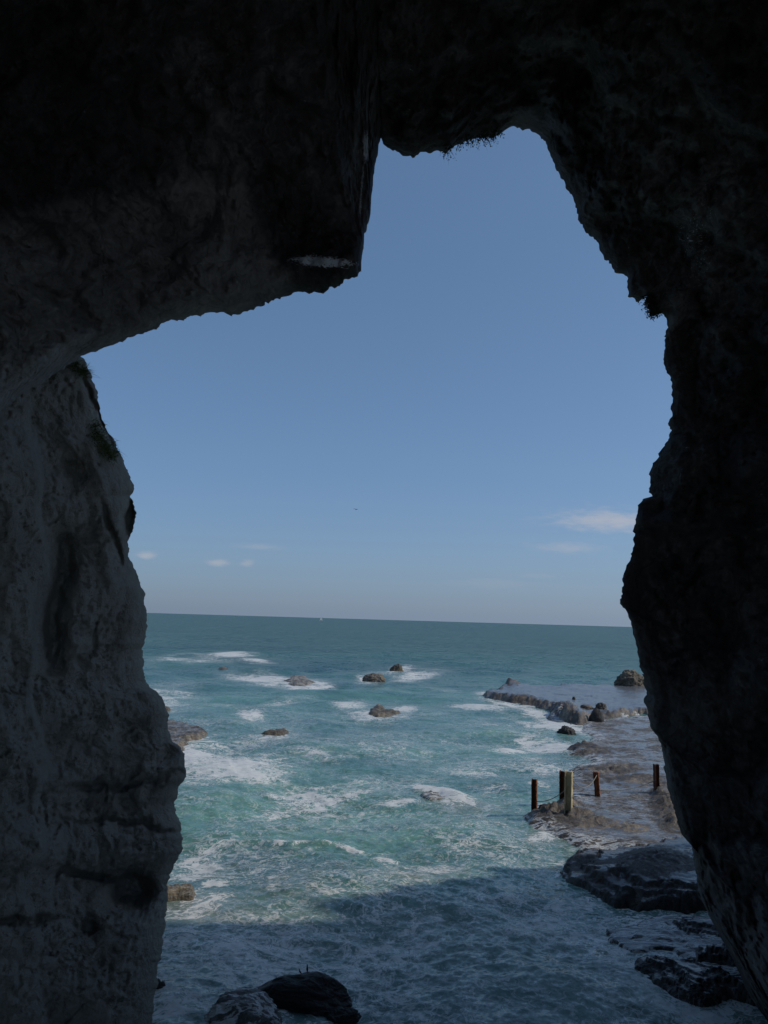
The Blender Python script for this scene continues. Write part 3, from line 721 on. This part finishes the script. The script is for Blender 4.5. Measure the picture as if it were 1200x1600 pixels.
# ------------------------------------------------------------------ boulders: shaped spheres
def boulder(name, loc, size, seed, mat, rough=0.34, sub=6, flat=0.35, rot=0.0, shape=None, film=0.2, white=0.05):
    bm = bmesh.new(); bmesh.ops.create_icosphere(bm, subdivisions=sub, radius=1.0)
    V = np.array([v.co[:] for v in bm.verts]); Fc = np.array([[v.index for v in f.verts] for f in bm.faces]); bm.free()
    n = V / np.linalg.norm(V, axis=1)[:, None]
    # facet: clip by random planes, then roughen
    rs = np.random.RandomState(seed)
    r = np.ones(len(n))
    for k in range(16):
        d = rs.normal(size=3); d[2] *= 0.8; d /= np.linalg.norm(d)
        c = n @ d; h = rs.uniform(0.80, 1.0)
        r = np.where(c > 1e-3, np.minimum(r, h / np.maximum(c, 1e-3)), r)
    r = r * (1 + rough * (fbm(n * 1.6 + seed, 6, seed, 0.58) + 0.6 * (ridged(n * np.array([2.2, 2.2, 3.6]) + seed, 5, seed + 5, 0.6) - 0.6)))
    V = n * r[:, None]
    V[:, 2] = np.where(V[:, 2] < -flat, -flat + (V[:, 2] + flat) * 0.2, V[:, 2])
    if shape is not None: V = shape(V)
    V[:, :2] /= np.abs(V[:, :2]).max(0); V[:, 2] /= V[:, 2].max()
    V = V * np.array(size)
    c, s = math.cos(rot), math.sin(rot)
    V = np.stack([V[:, 0] * c - V[:, 1] * s, V[:, 0] * s + V[:, 1] * c, V[:, 2]], -1)
    A = np.stack([film - 0.7 * sstep(0.9, 0.5, n[:, 2]), np.full(len(n), white), n[:, 0] * 0, n[:, 0] * 0 + 1], -1)
    o = mesh_obj(name, V, Fc, mat, attrs={'mask': A})
    o.location = loc
    return o

def put(name, px, py, wpx, hpx, seed, mat, label, z=0.0, depth=0.8, cat='rock', **kw):
    """rock standing at the waterline seen at (px,py), wpx wide and hpx tall in the photograph"""
    g = on_level(float(px), float(py), z)
    dist = float((g - CP) @ (RM @ np.array([0, 0, -1.0])))
    sx = wpx * dist / F / 2; sz = hpx * dist / F
    g = g + np.array([0, sx * depth * 0.7, 0])
    o = boulder(name, g, (sx, sx * depth, sz), seed, mat, **kw)
    return tag(o, label, cat)

put('sea_rock', 620, 1049, 26, 11, 4, M_SEAROCK, 'small round brown rock with spray behind it, the farthest rock in the bay')
put('sea_rock', 585, 1064, 40, 11, 7, M_SEAROCK, 'dark ribbed rock in white water, left of the round brown rock', white=0.12)
put('sea_rock', 990, 1073, 52, 26, 12, M_SEAROCK, 'large brown rock at the far right, behind the flooded shelf', z=0.6, film=0.0)
put('sea_rock', 887, 1149, 32, 14, 15, M_NEARROCK, 'dark jagged rock in the surf just off the shelf edge')
put('shelf_block', 934, 1126, 24, 19, 18, M_NEARROCK, 'dark square block of rock set in the brown shelf edge', z=0.3, rough=0.08)
put('shelf_rock', 941, 1108, 20, 10, 23, M_SHELF, 'rounded brown rock sitting on the flooded far shelf', z=0.7, film=0.0)
put('shelf_rock', 918, 1107, 22, 5, 25, M_SHELF, 'flat brown rock beside the rounded one on the far shelf', z=0.7, film=0.0)
put('shelf_rock', 897, 1093, 6, 4.5, 27, M_NEARROCK, 'tiny dark stone alone on the flooded far shelf', z=0.7, film=0.0)
put('shelf_rock', 870, 1267, 14, 10, 33, M_NEARROCK, 'black rounded stone at the foot of the rusty post pair', z=0.2, film=0.0)

def big_shape(V):
    V = V.copy()
    x = V[:, 0]
    k = np.where(x < 0, 1 - 0.62 * sstep(-0.25, -1.0, x), 1 - 0.15 * sstep(0.5, 1.0, x))
    V[:, 2] = np.where(V[:, 2] > 0, V[:, 2] * k, V[:, 2])
    return V
BIG = put('boulder', 459, 1578, 182, 37, 44, M_BOULDER, 'big black humped boulder with two birds on top, at the bottom of the photo', depth=0.5, rough=0.16, sub=6, shape=big_shape)
put('boulder', 374, 1618, 140, 42, 48, M_BARNACLE, 'pale worn boulder with a dark blunt end, in front of the black boulder', depth=0.8, rough=0.2, sub=6, white=0.3, film=0.45)
put('small_rock', 500, 1585, 58, 7, 52, M_NEARROCK, 'low black rock in foam directly below the black boulder', depth=0.45)
put('small_rock', 535, 1596, 60, 14, 54, M_NEARROCK, 'low black rock at the bottom edge, lower right of the black boulder', depth=0.6)
put('small_rock', 243, 1556, 30, 20, 58, M_NEARROCK, 'dark rock tucked at the waterline against the left cliff')

# ------------------------------------------------------------------ sea
def sea():
    r1 = 1 / np.linspace(1 / 15.0, 1 / 420.0, 560)
    r = np.concatenate([np.linspace(1.5, 14.6, 16), r1, np.geomspace(430, 60000, 60)])
    th = np.concatenate([np.linspace(-125, -36, 40)[:-1], np.linspace(-36, 36, 860), np.linspace(36, 125, 40)[1:]])
    T, Rr = np.meshgrid(np.radians(th), r)
    X, Y = Rr * np.sin(T), Rr * np.cos(T)
    P = np.stack([X, Y, np.zeros_like(X)], -1)
    drow = np.gradient(r)[:, None] + 0 * X
    # calm over shelves
    near = np.full(X.shape, 9.0)
    sel = (Rr < 150) & (np.abs(np.degrees(T)) < 40)
    Ps = P[sel]
    best = np.full(len(Ps), -9.0)
    for poly in SDFS:
        best = np.maximum(best, np.clip(poly_sdf(Ps, poly), -9, 9))
    near[sel] = -best
    near[~sel] = 9
    calm = 0.18 + 0.82 * sstep(-0.3, 3.5, near)
    rs = np.random.RandomState(11)
    Z = np.zeros_like(X)
    wx = X + 1.6 * fbm(P * 0.09, 3, 1) ; wy = Y + 1.6 * fbm(P * 0.09, 3, 2)
    gust = 0.75 + 0.9 * fbm(P * 0.04, 3, 6)
    for k in range(46):
        lam = 0.55 * (26 / 0.55) ** rs.uniform(0, 1) ** 1.15
        ang = R(rs.normal(188, 34) if lam > 4 else rs.uniform(110, 260))
        kx, ky = math.sin(ang) * 2 * math.pi / lam, math.cos(ang) * 2 * math.pi / lam
        a = (0.0145 if lam > 6 else 0.0075) * lam ** 0.72
        ph = rs.uniform(0, 6.28)
        fade = sstep(0.55, 0.22, drow / lam)
        s = np.sin(kx * wx + ky * wy + ph)
        Z += a * fade * gust * (1 - np.abs(s) ** 1.0 * 2 if lam < 6 else s) * (0.75 if lam < 6 else 1)
    Z += 0.05 * (ridged(P * np.array([0.5, 0.8, 1]), 4, 8, 0.6) - 0.6) * sstep(1.2, 0.3, drow)
    Z *= calm
    u, v = to_px(P)
    wpx = F / np.maximum(Rr, 5)
    u = u + wpx * 1.3 * fbm(P * 0.35, 4, 51); v = v + wpx * (CAM_Z / np.maximum(Rr, 5)) * 1.5 * fbm(P * 0.35, 4, 57)
    def ell(cx, cy, rx, ry, slope=0.0, pw=1.0):
        dx = u - cx; dy = v - cy - slope * dx
        q = (dx / rx) ** 2 + (dy / ry) ** 2
        return np.exp(-q ** pw)
    # breaking hump over the sunken rock
    Z += 0.30 * ell(712, 1243, 34, 7, 0.25) + 0.15 * ell(660, 1236, 30, 6) + 0.22 * ell(480, 1322, 80, 5, 0.12)
    Z += 0.4 * ell(365, 1023, 40, 2.5) + 0.35 * ell(395, 1033, 30, 2) + 0.25 * ell(740, 1104, 50, 4, 0.12) + 0.15 * ell(790, 1170, 50, 4) + 0.12 * ell(380, 1118, 40, 6)
    # foam
    FO = [(360, 1023, 34, 4, 0, 1.0), (398, 1033, 26, 3, .1, .9), (300, 1030, 60, 7, 0, .55), (410, 1061, 50, 8, .08, 1.0), (470, 1068, 42, 8, .08, 1.0), (260, 1088, 55, 20, 0, .62),
          (390, 1116, 26, 10, .1, .85), (430, 1098, 60, 5, -.15, .62), (350, 1101, 40, 5, 0, .45), (650, 1057, 34, 7, -.1, .85), (640, 1050, 60, 4, -.05, .6), (575, 1063, 22, 6, 0, .85), (632, 1045, 18, 5, 0, .8), (548, 1100, 28, 8, .05, .9), (590, 1116, 46, 7, 0, .85),
          (633, 1109, 18, 5, 0, .8), (690, 1078, 30, 3, 0, .4), (742, 1106, 48, 5, .10, .95), (760, 1083, 20, 4, .1, .7), (800, 1100, 50, 6, .15, .7), (850, 1120, 40, 9, .3, .9), (880, 1136, 50, 10, .1, 1.0), (830, 1128, 40, 7, .2, .7),
          (795, 1170, 36, 5, 0, 1.0), (822, 1156, 24, 7, 0, .85), (860, 1163, 44, 9, .1, .9), (835, 1185, 30, 10, 0, .6), (850, 1205, 30, 10, 0, .65), (360, 1200, 110, 30, 0, .86), (300, 1178, 40, 22, 0, .9), (310, 1160, 50, 12, 0, .75), (470, 1235, 70, 20, 0, .68), (530, 1242, 60, 7, -.2, .75),
          (430, 1268, 60, 10, -.2, .6), (330, 1225, 60, 12, 0, .62), (540, 1165, 90, 8, .1, .45), (500, 1180, 80, 8, .2, .5), (430, 1150, 70, 7, 0, .55), (745, 1207, 60, 9, .1, .62), (660, 1230, 26, 7, .1, .9), (700, 1243, 50, 10, .25, .95), (732, 1254, 16, 5, .3, 1.0), (622, 1252, 26, 6, 0, .75),
          (770, 1235, 40, 12, 0, .5), (845, 1230, 22, 16, 0, .7), (848, 1262, 16, 8, 0, .75), (790, 1280, 60, 24, 0, .55), (850, 1304, 34, 8, 0, .8), (470, 1319, 52, 6, .08, 1.0), (540, 1330, 40, 5, .12, 1.0), (605, 1342, 40, 11, .25, .75), (670, 1358, 60, 10, 0, .68),
          (700, 1325, 60, 16, 0, .48), (300, 1345, 46, 26, 0, .72), (285, 1368, 26, 8, 0, 1.0), (325, 1378, 24, 10, 0, .95), (330, 1405, 60, 22, 0, .78), (300, 1425, 50, 12, 0, .7), (350, 1320, 50, 14, 0, .55), (440, 1390, 30, 22, -.5, .5), (640, 1385, 100, 20, 0, .36),
          (330, 1500, 130, 36, -.1, .62), (280, 1575, 60, 34, -.3, .85), (360, 1545, 70, 16, -.3, .75), (470, 1470, 140, 26, -.12, .5), (520, 1500, 80, 14, 0, .55), (560, 1535, 30, 30, 0, .75), (520, 1586, 60, 14, 0, .8),
          (620, 1560, 130, 40, 0, .46), (750, 1480, 180, 50, .1, .42), (900, 1500, 120, 40, .2, .52), (960, 1440, 80, 18, .1, .5), (850, 1560, 200, 30, 0, .5), (1050, 1570, 110, 22, 0, .6), (860, 1400, 80, 30, .3, .45), (1000, 1430, 90, 10, 0, .6), (640, 1440, 120, 18, 0, .48), (800, 1350, 70, 22, .3, .42)]
    dens = np.zeros_like(X)
    inv = 1.0
    for (cx, cy, rx, ry, sl, a) in FO:
        dens = np.maximum(dens, a * ell(cx, cy, rx * 1.15, ry * 1.2, sl, 1.2))
    base = 0.10 * sstep(990, 1050, v) + 0.20 * sstep(1080, 1150, v) + 0.24 * sstep(1370, 1450, v)
    base = base * sstep(16, 11, 0 * v + 0) if False else base
    dens = (1.03 - 0.22 * sstep(1400, 1470, v)) * dens
    dens = np.maximum(dens, base + 0.34 * fbm(P * 0.12, 4, 12) * sstep(1060, 1130, v))
    # shore rim of foam round every rock
    rim = np.exp(-((near - 0.2) / 0.5) ** 2) * (0.55 + 0.7 * fbm(P * 0.5, 3, 14)) * sstep(170, 60, Rr)
    dens = np.maximum(dens, 0.72 * rim)
    dens = np.clip(dens, 0, 1)
    Z += 0.05 * np.clip(dens - 0.5, 0, 1) * perlin(P * 2.2, 3) * sstep(0.8, 0.3, drow)
    shal = np.clip(0.38 * sstep(1010, 1120, v) + 0.5 * ell(400, 1225, 200, 70) + 0.55 * ell(560, 1290, 230, 50) + 0.5 * ell(800, 1160, 120, 40)
                   + 0.35 * ell(340, 1095, 140, 14) + 0.3 * ell(300, 1035, 90, 10) + 0.35 * ell(640, 1090, 160, 16) + 0.25 * fbm(P * 0.06, 4, 30) * sstep(1000, 1060, v)
                   + 0.1 * sstep(1380, 1460, v), 0, 1)
    sand_and_fill = np.clip(0.55 * ell(640, 1368, 90, 12) + 0.6 * ell(310, 1415, 70, 26) + 0.5 * ell(690, 1246, 60, 10, .2) + 0.6 * ell(745, 1258, 40, 8) + 0.55 * ell(355, 1345, 50, 12)
                   + 0.5 * ell(860, 1305, 60, 14) + 0.35 * ell(600, 1115, 60, 8) + 0.35 * ell(450, 1385, 60, 20) + 0.3 * ell(380, 1030, 60, 4) + 0.42 * sstep(1370, 1470, v), 0, 0.75)  # last step is no sand: it lightens the shaded near water by colour
    P[..., 2] = Z
    A = np.stack([dens, shal, sand_and_fill, np.ones_like(X)], -1)
    return mesh_obj('sea', P.reshape(-1, 3), grid_faces(*X.shape)[:, ::-1], M_SEA, attrs={'mask': A.reshape(-1, 4)})
struct(sea())

# sea bed so that nothing is open below
SB = np.array([[-300, -50, -4], [300, -50, -4], [300, 600, -4], [-300, 600, -4]], float)
struct(mesh_obj('seabed', SB, [(0, 1, 2, 3)], M_SHELF))

# ------------------------------------------------------------------ iron posts
def box_mesh(name, c, s, mat, parent, wob=0.0, seed=0, nz=14):
    """tall bar with slightly eaten edges"""
    rs = np.random.RandomState(seed)
    V = []
    for k in range(nz):
        z = c[2] - s[2] / 2 + s[2] * k / (nz - 1)
        for (a, d) in ((-1, -1), (1, -1), (1, 1), (-1, 1)):
            V.append((c[0] + a * s[0] / 2 + rs.normal() * wob, c[1] + d * s[1] / 2 + rs.normal() * wob, z + (rs.normal() * wob * 2 if k == nz - 1 else 0)))
    V = np.array(V)
    Fc = [tuple(f) for f in grid_faces(nz, 4, True)]
    Fc += [(3, 2, 1, 0), tuple(range((nz - 1) * 4, nz * 4))]
    return mesh_obj(name, V, Fc, mat, parent, smooth=False)

POST_TOP = {}
def post(key, px, pyb, pyt, wpx, label, mats, yaw, lean=(0, 0), zb=0.2, dpx=None):
    g = on_level(float(px), float(pyb), zb)
    dist = float((g - CP) @ (RM @ np.array([0, 0, -1.0])))
    h = (pyb - pyt) * dist / F / math.cos(R(12)) * 0.985
    wd = wpx * dist / F
    dp = (dpx or wpx) * dist / F
    root = empty('steel_post', g, label, 'post', 'posts standing on the rock shelf')
    root.rotation_euler = (lean[0], lean[1], yaw)
    fl = 0.16 * wd
    sd = int(px)
    z0 = -0.35
    c = (h + z0) / 2; L = h - z0
    box_mesh('flange', (-wd / 2 + fl / 2, 0, c), (fl, dp, L), mats[0], root, 0.006, sd)
    box_mesh('flange', (wd / 2 - fl / 2, 0, c), (fl, dp, L), mats[1], root, 0.006, sd + 1)
    box_mesh('web', (0, 0, c), (wd - 2 * fl - 0.004, fl, L * 0.996), mats[2], root, 0.005, sd + 2)
    POST_TOP[key] = Vector(g) + Vector((0, 0, h))
    return root
post('a', 835, 1268, 1220, 8.5, 'short dark rusty beam at the water edge, leftmost of the five posts', (M_DARKRUST_AND_SHADE, M_RUST, M_DARKRUST_AND_SHADE), R(-20))
post('b', 879, 1254, 1207, 8.5, 'orange rusty beam standing directly behind the pale post', (M_DARKRUST_AND_SHADE, M_RUST, M_DARKRUST_AND_SHADE), R(-22))
post('c', 888, 1272, 1208, 11, 'pale ochre weathered post, thickest of the five', (M_CONC, M_YEL, M_CONC), R(-24), (0, R(1.0)), zb=0.35)
post('d', 934, 1243, 1208, 8, 'leaning rusty beam right of the pale post', (M_DARKRUST_AND_SHADE, M_RUST, M_RUST), R(-22), (0, R(-4)))
post('e', 1026, 1238, 1196, 7, 'thin dark rusty beam beside the right cave wall', (M_DARKRUST_AND_SHADE, M_DARKRUST_AND_SHADE, M_DARKRUST_AND_SHADE), R(10), zb=0.3)

def tube(name, pts, rad, mat, parent=None, sides=6):
    pts = [Vector(p) for p in pts]
    V, n = [], len(pts)
    for i, p in enumerate(pts):
        t = (pts[min(i + 1, n - 1)] - pts[max(i - 1, 0)]).normalized()
        up = Vector((0, 0, 1)) if abs(t.z) < 0.95 else Vector((1, 0, 0))
        a = t.cross(up).normalized(); c = a.cross(t)
        r = rad[i] if isinstance(rad, (list, tuple)) else rad
        for k in range(sides):
            q = 2 * math.pi * k / sides
            V.append(p + a * (math.cos(q) * r) + c * (math.sin(q) * r))
    Fc = [tuple(f) for f in grid_faces(n, sides, True)]
    Fc += [tuple(range(sides))[::-1], tuple(range((n - 1) * sides, n * sides))]
    return mesh_obj(name, np.array([v[:] for v in V]), Fc, mat, parent)

def rope(a, c, fa, fc, sag, label):
    A = POST_TOP[a] - Vector((0, 0, fa)); B = POST_TOP[c] - Vector((0, 0, fc))
    pts = [A.lerp(B, k / 20) - Vector((0, 0, sag * 4 * (k / 20) * (1 - k / 20))) for k in range(21)]
    tag(tube('rope', pts, 0.022, M_ROPE), label, 'rope', 'ropes slung between the posts')
rope('c', 'd', 0.1, 0.1, 0.75, 'slack pale rope hanging from the pale post to the leaning beam')
rope('d', 'e', 1.0, 0.9, 0.25, 'rope slung low from the leaning beam to the thin beam by the wall')
rope('a', 'c', 1.1, 0.8, 0.25, 'rope from the leftmost beam up to the pale post')

# ------------------------------------------------------------------ birds, boat
def skin_body(name, joints, edges, radii, mat, parent=None, sub=2):
    me = bpy.data.meshes.new(name); me.from_pydata(joints, edges, [])
    o = bpy.data.objects.new(name, me); COL.objects.link(o)
    sm = o.modifiers.new('skin', 'SKIN')
    for i, r in enumerate(radii): me.skin_vertices[0].data[i].radius = r if isinstance(r, tuple) else (r, r)
    me.skin_vertices[0].data[0].use_root = True
    o.modifiers.new('sub', 'SUBSURF').levels = sub; o.modifiers['sub'].render_levels = sub
    dg = bpy.context.evaluated_depsgraph_get()
    m2 = bpy.data.meshes.new_from_object(o.evaluated_get(dg))
    o.modifiers.clear(); o.data = m2; m2.materials.clear(); m2.materials.append(mat)
    for p in m2.polygons: p.use_smooth = True
    if parent is not None: o.parent = parent
    return o

def ray_hit_top(o, px, py):
    """highest surface of o under a world x,y"""
    V = np.array([v.co[:] for v in o.data.vertices]) + np.array(o.location)
    u, v = to_px(V)
    near = np.abs(u - px) < 3
    i = np.where(near)[0]
    i = i[np.argmin(v[i])]
    return Vector(V[i])

def standing_bird(px, h, mat, label, yaw):
    p = ray_hit_top(BIG, px, 0)
    p = p - Vector((0, 0.02, 0.01))
    root = empty('standing_bird', p, label, 'bird'); root.rotation_euler = (0, 0, yaw)
    k = h
    J = [(0, 0, .42), (.10, 0, .56), (.13, 0, .72), (.14, 0, .86), (.19, 0, .90), (-.14, 0, .26), (-.30, 0, .12)]
    E = [(0, 1), (1, 2), (2, 3), (3, 4), (0, 5), (5, 6)]
    skin_body('bird_body', [tuple(c * k for c in j) for j in J], E, [.155 * k, .13 * k, .075 * k, .085 * k, .05 * k, .09 * k, .03 * k], mat, root)
    tube('beak', [(.21 * k, 0, .90 * k), (.36 * k, 0, .875 * k)], [.03 * k, .008 * k], M_BEAK, root)
    for s in (-1, 1):
        tube('leg', [(.03 * k, s * .05 * k, .32 * k), (.02 * k, s * .05 * k, .15 * k), (.04 * k, s * .05 * k, 0), (.12 * k, s * .05 * k, 0)], .014 * k, M_BEAK, root)
standing_bird(479, 0.20, M_BIRD, 'dark upright bird standing on the top of the black boulder', R(100))
standing_bird(466, 0.16, M_BIRDG, 'small pale grey bird on the black boulder, left of the dark bird', R(190))

def flying_bird(px, py, D, span):
    p = at_depth(np.array(px), np.array(py), np.array(D))
    root = empty('flying_bird', p, 'tiny dark bird flying in the middle of the clear sky', 'bird')
    root.rotation_euler = (R(10), R(15), R(60))
    skin_body('bird_body', [(-.32, 0, 0), (-.1, 0, 0), (.12, 0, .01), (.27, 0, .03)], [(0, 1), (1, 2), (2, 3)], [.03, .08, .085, .05], M_BIRD, root)
    for s in (-1, 1):
        V = []
        for (x0, x1, y, z) in [(.12, -.1, .05, .02), (.16, -.08, .3, .12), (.06, -.10, .55, .10), (-.06, -.10, .78, .02)]:
            V += [(x0, s * y, z + .012), (x1, s * y, z + .004), (x1, s * y, z - .004), (x0, s * y, z - .012)]
        V = np.array(V) * span
        Fc = [tuple(f) for f in grid_faces(4, 4, True)] + [(0, 1, 2, 3), (15, 14, 13, 12)]
        mesh_obj('wing', V, Fc, M_BIRD, root)
flying_bird(556, 796, 190.0, 1.0)

def sailboat(px, py, dist):
    g = on_level(float(px), float(py), 0.0)
    d = np.array([ray(px, 966.0)[0], ray(px, 966.0)[1]]); d /= np.linalg.norm(d)
    p = Vector((d[0] * dist, d[1] * dist, 0.0))
    root = empty('sailboat', p, 'tiny white sailing boat on the horizon', 'boat'); root.rotation_euler = (0, 0, R(25))
    n, V = 9, []
    for k in range(n):
        t = k / (n - 1); x = -5 + 10 * t; w = 1.6 * math.sin(math.pi * min(1, .35 + .65 * (1 - t))) ** .8 if t < 1 else .03
        V += [(x, -w, 1.2), (x, -w * .6, 0), (x, 0, -.6), (x, w * .6, 0), (x, w, 1.2)]
    Fc = [tuple(f) for f in grid_faces(n, 5)] + [(k * 5, k * 5 + 4, k * 5 + 9, k * 5 + 5) for k in range(n - 1)] + [(0, 1, 2, 3, 4)]
    mesh_obj('hull', np.array(V), Fc, M_SAIL, root)
    tube('mast', [(0, 0, .8), (0, 0, 14)], .12, M_ROPE, root)
    for nm, a, c, e in (('mainsail', (-.2, 0, 2.2), (-4.6, .5, 2.4), (-.2, 0, 13.6)), ('jib', (.3, 0, 12.5), (4.8, 0, 1.6), (.6, .6, 1.8))):
        a, c, e = Vector(a), Vector(c), Vector(e); off = Vector((0, .05, 0))
        mesh_obj(nm, np.array([v[:] for v in (a - off, c - off, e - off, a + off, c + off, e + off)]), [(0, 1, 2), (5, 4, 3), (0, 3, 4, 1), (1, 4, 5, 2), (2, 5, 3, 0)], M_SAIL, root, smooth=False)
sailboat(502, 965, 2400.0)

# ------------------------------------------------------------------ plants on the rock
def nearest_on(o, px, py):
    V = np.empty(len(o.data.vertices) * 3, np.float32); o.data.vertices.foreach_get('co', V); V = V.reshape(-1, 3)
    u, v = to_px(V)
    d = (u - px) ** 2 + (v - py) ** 2
    near = np.where(d < 9)[0]
    if len(near) == 0: near = np.array([np.argmin(d)])
    dist = np.linalg.norm(V[near] - CP, axis=1)
    return V[near[np.argmin(dist)]]

def blades(name, host, spots, n, length, mat, label, droop, dirv, seed, spread=4.0, width=0.012, cat='plant', leaf=0):
    rs = random.Random(seed)
    V, Fc = [], []
    for k in range(n):
        (cx, cy) = spots[rs.randrange(len(spots))]
        p = Vector(nearest_on(host, cx + rs.gauss(0, spread), cy + rs.gauss(0, spread)))
        d = (Vector(dirv) + Vector((rs.gauss(0, .5), rs.gauss(0, .5), rs.gauss(0, .45)))).normalized()
        L = length * rs.uniform(.45, 1.15)
        side = d.cross(Vector((rs.gauss(0, 1), rs.gauss(0, 1), rs.gauss(0, 1)))).normalized()
        b0 = len(V)
        for i in range(5):
            t = i / 4
            c = p + d * (L * t) + Vector((0, 0, -droop * L * t * t))
            w_ = width * (1 - t * .9) * rs.uniform(.8, 1.2)
            V += [c - side * w_, c + side * w_]
        for i in range(4):
            Fc.append((b0 + 2 * i, b0 + 2 * i + 1, b0 + 2 * i + 3, b0 + 2 * i + 2))
        if leaf:
            for i in range(5):
                t = rs.uniform(.2, 1)
                c = p + d * (L * t) + Vector((0, 0, -droop * L * t * t))
                a = Vector((rs.gauss(0, 1), rs.gauss(0, 1), rs.gauss(0, 1))).normalized(); e = a.cross(d).normalized()
                l_ = leaf * rs.uniform(.6, 1.3); q = len(V)
                V += [c, c + a * l_ * .5 + e * l_ * .28, c + a * l_, c + a * l_ * .5 - e * l_ * .28]
                Fc.append((q, q + 1, q + 2, q + 3))
    o = mesh_obj(name, np.array([v[:] for v in V]), Fc, mat)
    return tag(o, label, cat)

blades('grass_tuft', cliff, [(118, 572), (124, 578), (128, 584), (132, 580), (112, 566)], 260, 0.42, M_GRASS, 'grass tuft with blades sticking out at the top of the left cliff', .35, (.75, -.4, .25), 3, 4, 0.008)
blades('grass_tuft', cliff, [(150, 665), (158, 680), (165, 695), (172, 708), (160, 700), (152, 682), (178, 705)], 900, 0.30, M_GRASS, 'green grass patch clinging to the left cliff edge, below the upper tuft', .6, (.5, -.55, .35), 4, 5, 0.009)
blades('hanging_plant', arch, [(745, 214), (752, 212), (760, 213), (768, 212), (775, 209), (735, 216), (700, 232), (722, 221)], 150, 0.24, M_LEAF, 'twiggy plant hanging from the top of the arch', .8, (.1, -.2, -.35), 5, 5, 0.006, leaf=0.055)
blades('hanging_plant', arch, [(1016, 470), (1018, 478), (1021, 485), (1026, 489), (1014, 467)], 360, 0.26, M_LEAF, 'dark bushy plant growing from the notch in the right cave wall', .3, (-.55, -.2, -.1), 6, 3, 0.006, leaf=0.06)
